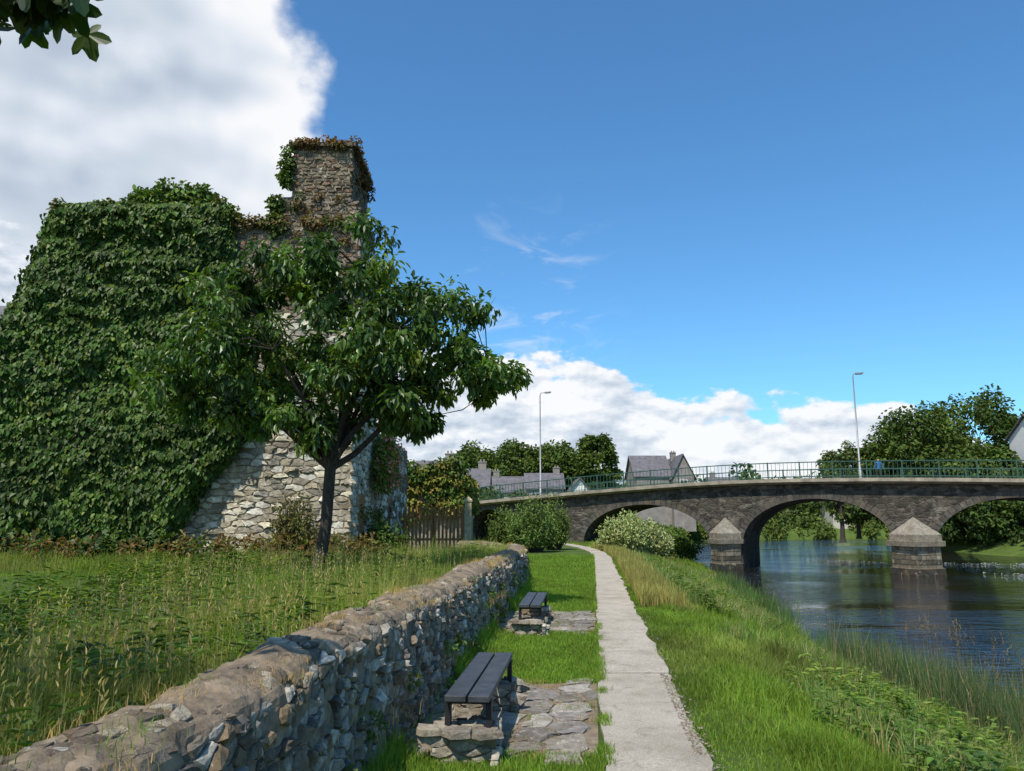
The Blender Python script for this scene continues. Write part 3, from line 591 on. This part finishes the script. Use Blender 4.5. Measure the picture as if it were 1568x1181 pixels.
def shrub(name,x,y,z,rx,h,col,n,L_,W_,up=True):
    mb=MB()
    for k in range(n):
        a=rng.random()*6.28; rr=rng.random()**.5; bx=x+rx*.35*rr*math.cos(a); by=y+rx*.35*rr*math.sin(a); tx=x+rx*rr*math.cos(a); ty=y+rx*rr*math.sin(a); tz=z+h*(.5+.5*rng.random())*math.sqrt(max(.15,1-rr*rr*.8))
        tube(mb,[(bx,by,z-.1),((bx+tx)/2,(by+ty)/2,z+(tz-z)*.6),(tx,ty,tz)],[.02,.013,.005],4,(1,1,1),1)
        m=26; t=.25+.75*rng.random(m); P=np.array([[bx,by,z]])+(np.array([[tx-bx,ty-by,tz-z]]))*t[:,None]+rng.normal(size=(m,3))*.1
        leaves(mb,P,norm(rdir(m)*.8+[0,0,.5 if up else -.3]),norm(rdir(m)*.6+[0,0,.8]),L_,W_,vary(col,m,.3),0)
    mb.build(name,[FAR,BARK])
shrub('willow_shrub',1.0,40,0,1.4,3.0,(.1,.155,.045),240,.2,.07); shrub('willow_shrub',-.4,42,0,1.1,2.4,(.085,.13,.035),150,.2,.07); shrub('willow_shrub',2.3,43,0,.9,3.2,(.1,.15,.04),130,.2,.07)
shrub('silvery_shrub',6.1,42,-.1,1.5,2.3,(.24,.28,.14),300,.18,.08); shrub('silvery_shrub',7.7,43.5,-.5,1.3,2.2,(.24,.27,.14),220,.18,.08)
shrub('house_shrub',-5.6,20.2,.5,.6,2.0,(.1,.1,.04),90,.12,.05); shrub('elder_shrub',-3.7,22.5,.4,.7,1.3,(.05,.085,.02),80,.14,.08)
mb=MB()
for k in range(26):
    c=np.array([-4.0,23.5+2.2*rng.random(),2.6+1.5*rng.random()]); cluster(mb,c,.35,80,.13,.09,(.1,.14,.035),0,.5); cluster(mb,c+[.1,0,.05],.36,18,.1,.1,(.45,.17,.17),0,.5)
mb.build('flowering_climber',[FAR])
mb=MB(); tube(mb,[(-5.2,.4,0),(-5.2,.4,2),(-5.0,.5,4.2),(-5,.5,6)],[.28,.22,.18,.12],12,(1,1,1),1)
tube(mb,[(-5.05,.5,4.3),(-4,1.5,4.9),(-2.9,2.4,4.5),(-2.25,2.7,4.0),(-2.0,2.72,3.75)],[.07,.05,.025,.012,.006],8,(1,1,1),1)
for k in range(40):
    c=np.array([-5.6,0,7])+rdir(1)[0]*np.array([2.0,2.2,1.6])*rng.random()**.4; tube(mb,[(-5,.5,5.8),(np.array([-5,.5,5.8])+c)/2+[0,0,.3],c],[.06,.04,.01],5,(1,1,1),1); cluster(mb,c,.55,70,.17,.13,(.04,.08,.02),0,.6)
def palm(c,dirv,nv,s,col):
    dirv=norm(np.array(dirv,float)); S_=norm(np.cross(dirv,nv)); nn=np.cross(S_,dirv)
    out=[]; lob=[(-115,.62),(-58,.88),(0,1.),(58,.88),(115,.62)]
    for q,(a,l) in enumerate(lob):
        for da,f_ in ((-24,.62),(-13,.85),(0,1.),(13,.85),(24,.62)): 
            t=R(a+da); out.append((math.cos(t)*l*f_,math.sin(t)*l*f_))
    out.append((-.1,.02))
    P=[c+s*(dirv*a+S_*b-nn*(.25*(a*a+b*b))) for a,b in out]; P=[c]+P; n=len(out)
    mb.add(P,[[0,1+k,1+(k+1)%n] for k in range(n)],col,0)
for k in range(75):
    a=rng.random(); c=np.array([-2.32+.6*a,2.7+.12*rng.normal(),3.83-.15*rng.random()-.05*a]); 
    d=norm(np.array([rng.normal()*.6+.1,rng.normal()*.3,-1.0])); palm(c,d,norm(np.array([rng.normal()*.3,-1,.5+rng.normal()*.3])),.09+.04*rng.random(),vary((.028,.055,.012),1,.3)[0])
    tube(mb,[(c[0]*.5-1.0,2.72,4.02),(c+[0,0,.05]),c],[.004,.003,.002],4,(1,1,1),1)
mb.build('overhanging_sycamore_tree',[LEAF,BARK])
# ------------------------------------------------------------ grasses
def logy(n,a,b): return a*(b/a)**rng.random(n)
def keep(m,*A): return [q[m] for q in A]
g1=(.11,.18,.026)
n=110000; y=logy(n,3.4,36); a=wallX(np.minimum(y,22)); a=np.where(y>22,-.8,a); b=pathL(y); x=a+(b-a)*rng.random(n)
pm=((y>5.8)&(y<8.15))|((y>11.75)&(y<14.25)); ok=(~pm)|(rng.random(n)<.02); x,y=keep(ok,x,y); n=len(x)
tall=np.exp(-((x-wallX(np.minimum(y,22)))/.12)**2)*2.2+np.exp(-((pathL(y)-x)/.05)**2)*.6
pt_=.75+.5*fb(x*2.2,y*1.4,0,33)
mb=MB(); blades(mb,np.stack([x,y,H(x,y)-.005],1),(.03+.035*rng.random(n))*(1+1.6*tall)*(1+y/40)*pt_,.004*(1+y/7),.5*rng.random(n),vary(g1,n,.35,.12)*(.3+.75*pt_[:,None])); 
n=5000; y=logy(n,3.8,14); x=pathL(y)+.02+.03*rng.normal(size=n); kk=vn(y*3.5,1,0,99)>.62; x,y=keep(kk,x,y); n=len(x); blades(mb,np.stack([x,y,0*x+.03],1),.03+.04*rng.random(n),.005,.9*rng.random(n),vary(g1,n,.35))
mb.build('lawn',[GRASS])
mb=MB(); n=220000; y=logy(n,3.2,56); t=rng.random(n); x=pathR(y)-.03+(Lb(y)+.1-pathR(y))*t
b_=x-pathR(y); hn=fb(x*1.3,y*.9,0,41); hgt=(.055+.1*sm(b_/1.0)+.15*sm((b_-1.2)/2.0))*(.15+1.9*hn**1.3)*(.5+.9*rng.random(n))
dry=sm((fb(x*.6,y*.4,0,50)-.5)/.12)[:,None]*(.3+.7*sm((y-6)/15)[:,None])*.5
tone=(.4+1.15*fb(x*1.4,y*.9,0,55))[:,None]
col=vary((1,1,1),n,.35,.15)*tone*(np.array([[.125,.195,.03]])*(1-dry)+np.array([[.3,.26,.12]])*dry)
blades(mb,np.stack([x,y,H(x,y)-.01],1),hgt,.005*(1+y/8),.65*rng.random(n),col)
n=9000; y=logy(n,15,46); x=pathR(y)+.15+.9*rng.random(n)**1.5
blades(mb,np.stack([x,y,H(x,y)],1),.2+.25*rng.random(n),.01+.0006*y,.35*rng.random(n),vary((.2,.19,.07),n,.3))
n=60000; y=logy(n,4,40); t=.25+.8*rng.random(n); x=pathR(y)+(Lb(y)-pathR(y))*t; kk=fb(x*.9,y*.55,0,88)>.5; x,y,t=keep(kk,x,y,t); n=len(x)
blades(mb,np.stack([x,y,H(x,y)],1),(.2+.4*rng.random(n))*(.6+.6*t),.0055+.0006*y,.55*rng.random(n),np.where((rng.random(n)<.3)[:,None],vary((.27,.24,.12),n,.3),vary((.105,.165,.05),n,.35)))
mb.build('bank_grass',[GRASS])
mb=MB(); n=12000; y=logy(n,8,42); x=Lb(y)+rng.normal(size=n)*.3+.05; kk=(vn(x*.8,y*.45,0,60)>.45)&((y<30)|(rng.random(n)<.5)); x,y=keep(kk,x,y); n=len(x)
blades(mb,np.stack([x,y,np.full(n,WZ-.1)],1),(.5+.6*rng.random(n)),.011+.0006*y,.3*rng.random(n),vary((.07,.12,.04),n,.3)); 
n=12000; y=logy(n,6,15.5); x=Lb(y)-.9+2.0*rng.random(n)**1.1; kk=vn(x*1.3,y*.9,0,61)>.35; x,y=keep(kk,x,y); n=len(x)
blades(mb,np.stack([x,y,np.maximum(H(x,y),WZ-.1)],1),.6+.75*rng.random(n),.012,.3*rng.random(n),np.where((rng.random(n)<.22)[:,None],vary((.2,.165,.1),n,.3),vary((.06,.1,.045),n,.35)))
m=90; y=logy(m,9,15); x=Lb(y)+.9*rng.random(m); hh_=1.0+.45*rng.random(m); 
for q in range(5): leaves(mb,np.stack([x,y,WZ+hh_+.04*q],1),norm(rdir(m)*.7+[0,0,1.]),rdir(m),.06,.016,vary((.14,.1,.06),m,.25))
blades(mb,np.stack([x,y,np.full(m,WZ)],1),hh_+.25,.007,.02,vary((.15,.13,.07),m,.2))
mb.build('reeds',[GRASS])
# garden grass
mb=MB(); n=170000; y=logy(n,1.6,23); x=wallX(np.minimum(y,22))-.42-rng.random(n)**1.25*(1.2+.72*y)
s_=wallX(np.minimum(y,22))-.5-x; mow=sm((s_-1.1-.12*y)/.7)*sm((17.5-y)/2)
hgt=(.14+.4*(1-mow)*fb(x*.9,y*.9,0,70)*1.3)*(.5+.9*rng.random(n))*(1-.72*mow)
dry=((1-mow)*(.12+.55*sm((fb(x*.8,y*.7,0,71)-.48)/.15)))[:,None]
tone=(.45+1.05*fb(x*1.1,y*.9,0,75))[:,None]
col=vary((1,1,1),n,.35,.15)*tone*(np.array([[.12,.19,.028]])*(1-dry*.7)+np.array([[.27,.23,.1]])*dry*.7)
blades(mb,np.stack([x,y,H(x,y)-.01],1),hgt,.0042*(1+y/9),.65*rng.random(n),col)
n=6500; y=logy(n,2.0,22); x=wallX(np.minimum(y,22))-.45-rng.random(n)**1.5*(.7+.22*y); hh_=.28+.4*rng.random(n)
kk=fb(x*1.1,y*.8,0,77)>.48; x,y,hh_=keep(kk,x,y,hh_); n=len(x)
blades(mb,np.stack([x,y,H(x,y)],1),hh_,.003+.0004*y,.5*rng.random(n),np.where((rng.random(n)<.45)[:,None],vary((.27,.23,.11),n,.3),vary((.12,.165,.05),n,.3)))
m=1100; y=logy(m,2.2,20); x=wallX(np.minimum(y,22))-.5-rng.random(m)*(.6+.26*y); z=H(x,y); hh_=.4+.4*rng.random(m)
blades(mb,np.stack([x,y,z],1),hh_,.003+.0003*y,.02,vary((.24,.21,.1),m,.2)); 
for q in range(4): leaves(mb,np.stack([x,y,z+hh_*(.98-.06*q)],1),norm(rdir(m)*.6+[0,0,1.]),rdir(m),.038,.009,vary((.28,.23,.12),m,.25))
mb.build('tall_garden_grass',[GRASS])
mb=MB()
for k in range(420):
    y=float(logy(1,2.3,20)[0]); x=float(wallX(min(y,22)))-.7-rng.random()**1.3*(1+.4*y); z=float(H(x,y)); h=.25+.35*rng.random()
    for q in range(3):
        bx=x+rng.normal()*.1; by=y+rng.normal()*.1; tt=rng.random(16); P=np.stack([bx+.03*rng.normal(size=16),by+.03*rng.normal(size=16),z+h*(.15+.85*tt)],1); a=rng.random(16)*6.28
        leaves(mb,P,norm(np.stack([np.cos(a),np.sin(a),-.1+.6*rng.random(16)],1)),norm(rdir(16)*.3+[0,0,1.]),(.05+.06*rng.random(16))*(1+y/30),.025+.015*rng.random(16),vary([(.06,.11,.025),(.045,.08,.02),(.1,.14,.03)][k%3],16,.3))
for k in range(60):
    x=-13+9.5*rng.random(); y=19.4+1.0*rng.random(); cluster(mb,(x,y,.8+.2*rng.random()),.33,60,.13,.07,[(.06,.1,.025),(.13,.12,.05),(.12,.075,.035)][rng.integers(3)],0,.1,1.1)
for k in range(22):
    x=-2.2-.9*rng.random(); y=2.6+1.3*rng.random(); m=14; a=rng.random(m)*6.28; P=np.stack([x+.03*rng.normal(size=m),y+.03*rng.normal(size=m),.55+.35*rng.random(m)],1)
    leaves(mb,P,norm(np.stack([np.cos(a),np.sin(a),.3*rng.random(m)],1)),norm(rdir(m)*.2+[0,0,1.]),.11+.06*rng.random(m),.045,vary((.05,.1,.02),m,.3))
mb.build('garden_weeds',[GRASS])
mb=MB()
for k in range(620):
    y=float(logy(1,4.2,34)[0]); t=.25+.75*rng.random(); pr=float(pathR(y)); x=pr+(float(Lb(y))-pr)*t
    if fb(np.array([x*.8]),np.array([y*.5]),0,83)[0]<.48-.16*(y<9): continue
    z=float(H(x,y)); h=.18+.32*rng.random(); m=20
    for q in range(3):
        bx=x+rng.normal()*.16; by=y+rng.normal()*.16; tt=rng.random(m); P=np.stack([bx+.03*rng.normal(size=m),by+.03*rng.normal(size=m),z+h*(.2+.8*tt)],1)
        a=rng.random(m)*6.28; leaves(mb,P,norm(np.stack([np.cos(a),np.sin(a),-.15+.5*rng.random(m)],1)),norm(rdir(m)*.3+[0,0,1.]),(.04+.06*rng.random(m))*(1+y/40),.025+.022*rng.random(m),vary([(.085,.145,.03),(.12,.175,.04),(.06,.11,.03)][k%3],m,.3))
mb.build('bank_weeds',[GRASS])
mb=MB()
for k in range(120):
    u=rng.uniform(7,WLEN-1); v_=rng.choice([.95,1.05,1.2,1.3,1.35,.5,.3]); p=Mwall(np.array([[u,v_,0.]]))[0]; m=90
    P=p+rng.normal(size=(m,3))*[.06,.12,.006]; dryc=rng.random()<.65
    blades(mb,P,.03+.11*rng.random(m)*rng.random(),.0033,.9*rng.random(m),vary((.33,.23,.11) if dryc else (.1,.16,.03),m,.3))
for k in range(75):
    u=rng.uniform(7,WLEN-1); p=Mwall(np.array([[u,.05+.6*rng.random()**1.5,.04]]))[0]; cluster(mb,p,.08,40,.045,.03,(.07,.11,.03),0,.3)
mb.build('wall_plants',[GRASS])
mb=MB(); n=1800; y=logy(n,4,14); x=pathR(y)-.05+.07*np.abs(rng.normal(size=n))-.03; r=.004+.011*rng.random(n)**2
oc=np.array([(1,0,0),(0,1,0),(-1,0,0),(0,-1,0),(0,0,.7),(0,0,-.7)],float); v=np.stack([x,y,0*x+.036],1)[:,None]+oc[None]*r[:,None,None]*(.7+.6*rng.random((n,6,1)))
f=np.array([[0,1,4],[1,2,4],[2,3,4],[3,0,4],[1,0,5],[2,1,5],[3,2,5],[0,3,5]]); mb.add(v.reshape(-1,3),(np.arange(n)[:,None,None]*6+f[None]).reshape(-1,3),np.repeat(vary((.26,.22,.17),n,.35),6,0)); mb.build('gravel',[STONE])
# ------------------------------------------------------------ light and sky
sv=Vector((-.26,-.58,.92)).normalized(); el=math.asin(sv.z); rot=math.atan2(sv.x,sv.y)%(2*math.pi)
sd_=bpy.data.lights.new('sun','SUN'); sd_.energy=5.0; sd_.angle=R(.53); sd_.color=(1,.94,.83); so=bpy.data.objects.new('sun',sd_); scene.collection.objects.link(so); so.rotation_euler=sv.to_track_quat('Z','Y').to_euler()
w=bpy.data.worlds.new('World'); scene.world=w; w.use_nodes=True; nt=w.node_tree; nt.nodes.clear(); out=nt.nodes.new('ShaderNodeOutputWorld')
sky=nt.nodes.new('ShaderNodeTexSky'); sky.sky_type='NISHITA'; sky.sun_disc=False; sky.sun_elevation=el; sky.sun_rotation=rot; sky.air_density=1.0; sky.dust_density=.6; sky.ozone_density=2.0
bg=nt.nodes.new('ShaderNodeBackground'); bg.inputs[1].default_value=.15; L(nt,mixc(nt,sky.outputs[0],(.58,1.02,1.27),1,'MULTIPLY'),bg.inputs[0])
tc=nt.nodes.new('ShaderNodeTexCoord'); sp=nt.nodes.new('ShaderNodeSeparateXYZ'); L(nt,tc.outputs['Generated'],sp.inputs[0])
def MT(op,*a,clamp=False):
    m=nt.nodes.new('ShaderNodeMath'); m.operation=op; m.use_clamp=clamp
    for k,q in enumerate(a):
        if hasattr(q,'links'): L(nt,q,m.inputs[k])
        else: m.inputs[k].default_value=q
    return m.outputs[0]
az=MT('MULTIPLY',MT('ARCTAN2',sp.outputs[0],sp.outputs[1]),57.2958); elv=MT('MULTIPLY',MT('ARCSINE',sp.outputs[2]),57.2958)
def cn(sx,sy,ox,oy,detail=6,rough=.55,dist=0):
    c=nt.nodes.new('ShaderNodeCombineXYZ'); L(nt,MT('MULTIPLY_ADD',az,sx,ox),c.inputs[0]); L(nt,MT('MULTIPLY_ADD',elv,sy,oy),c.inputs[1])
    return noise(nt,1,detail,rough,c.outputs[0],dist)
def ss(v,a,b):
    m=nt.nodes.new('ShaderNodeMapRange'); m.interpolation_type='SMOOTHSTEP'; L(nt,v,m.inputs[0]); m.inputs[1].default_value=a; m.inputs[2].default_value=b; return m.outputs[0]
n1=cn(.13,.17,3.1,1.7,7,.52); s1=cn(.07,.11,3.1,1.7,3,.45); s1b=cn(.07,.11,3.02,1.85,3,.45)
q=MT('ADD',MT('POWER',MT('ABSOLUTE',MT('MULTIPLY',MT('ADD',az,31.5),1/19.)),2.),MT('POWER',MT('ABSOLUTE',MT('MULTIPLY',MT('ADD',elv,-24.5),1/16.5)),2.))
f1=MT('ADD',MT('SUBTRACT',1.,q),MT('MULTIPLY',MT('SUBTRACT',n1,.5),1.5)); m1=ss(f1,-.06,.3)
n2=cn(.28,.5,7.3,2.2,7,.56); n2b=cn(.28,.5,7.25,2.42,4,.5)
azn=MT('MULTIPLY',MT('ADD',az,40.),1/100.)
tr=ramp(nt,azn,[(0,.8),(.26,.8),(.33,.62),(.40,.58),(.46,.55),(.50,.44),(.55,.39),(.60,.39),(.67,.39),(.72,.2),(1,.05)])
f2=MT('ADD',MT('SUBTRACT',MT('MULTIPLY',tr,22.),elv),MT('MULTIPLY',MT('SUBTRACT',n2,.5),9.)); m2=ss(f2,0.,1.2)
n3=cn(.16,.42,11.2,5.1,5,.6,1.2); m3=MT('MULTIPLY',MT('MULTIPLY',ss(n3,.5,.75),.35),MT('MULTIPLY',ss(az,-6.,-1.),MT('MULTIPLY',MT('SUBTRACT',1.,ss(az,3.,10.)),MT('SUBTRACT',1.,ss(elv,16.,26.)))))
mask=MT('MAXIMUM',MT('MAXIMUM',m1,m2),m3)
rel=MT('ADD',MT('MULTIPLY',MT('SUBTRACT',s1,s1b),1.6),MT('MULTIPLY',MT('SUBTRACT',n2,n2b),MT('MULTIPLY',m2,1.7)))
rel=MT('ADD',rel,MT('MULTIPLY',MT('SUBTRACT',n1,.5),.7))
inner=MT('SUBTRACT',1.,MT('MULTIPLY',ss(f1,.2,1.0),.32)); inner2=MT('SUBTRACT',1.,MT('MULTIPLY',ss(f2,1.5,6.),.2))
br=MT('ADD',MT('MULTIPLY',inner,inner2),rel,clamp=True)
cc=ramp(nt,br,[(0,(.3,.36,.45)),(.55,(.5,.58,.69)),(.8,(.74,.8,.88)),(1,(.98,.985,1.))])
bg2=nt.nodes.new('ShaderNodeBackground'); L(nt,cc,bg2.inputs[0]); bg2.inputs[1].default_value=1.0
mx=nt.nodes.new('ShaderNodeMixShader'); L(nt,MT('MULTIPLY',mask,.97),mx.inputs[0]); L(nt,bg.outputs[0],mx.inputs[1]); L(nt,bg2.outputs[0],mx.inputs[2]); L(nt,mx.outputs[0],out.inputs[0])
scene.view_settings.view_transform='Standard'; scene.view_settings.look='None'; scene.view_settings.exposure=0
cam=bpy.data.cameras.new('camera'); cam.lens=27; cam.sensor_width=36; cam.clip_end=8000; co=bpy.data.objects.new('camera',cam); scene.collection.objects.link(co); co.location=(0,0,1.65); co.rotation_euler=(R(90+9.89),0,0); scene.camera=co
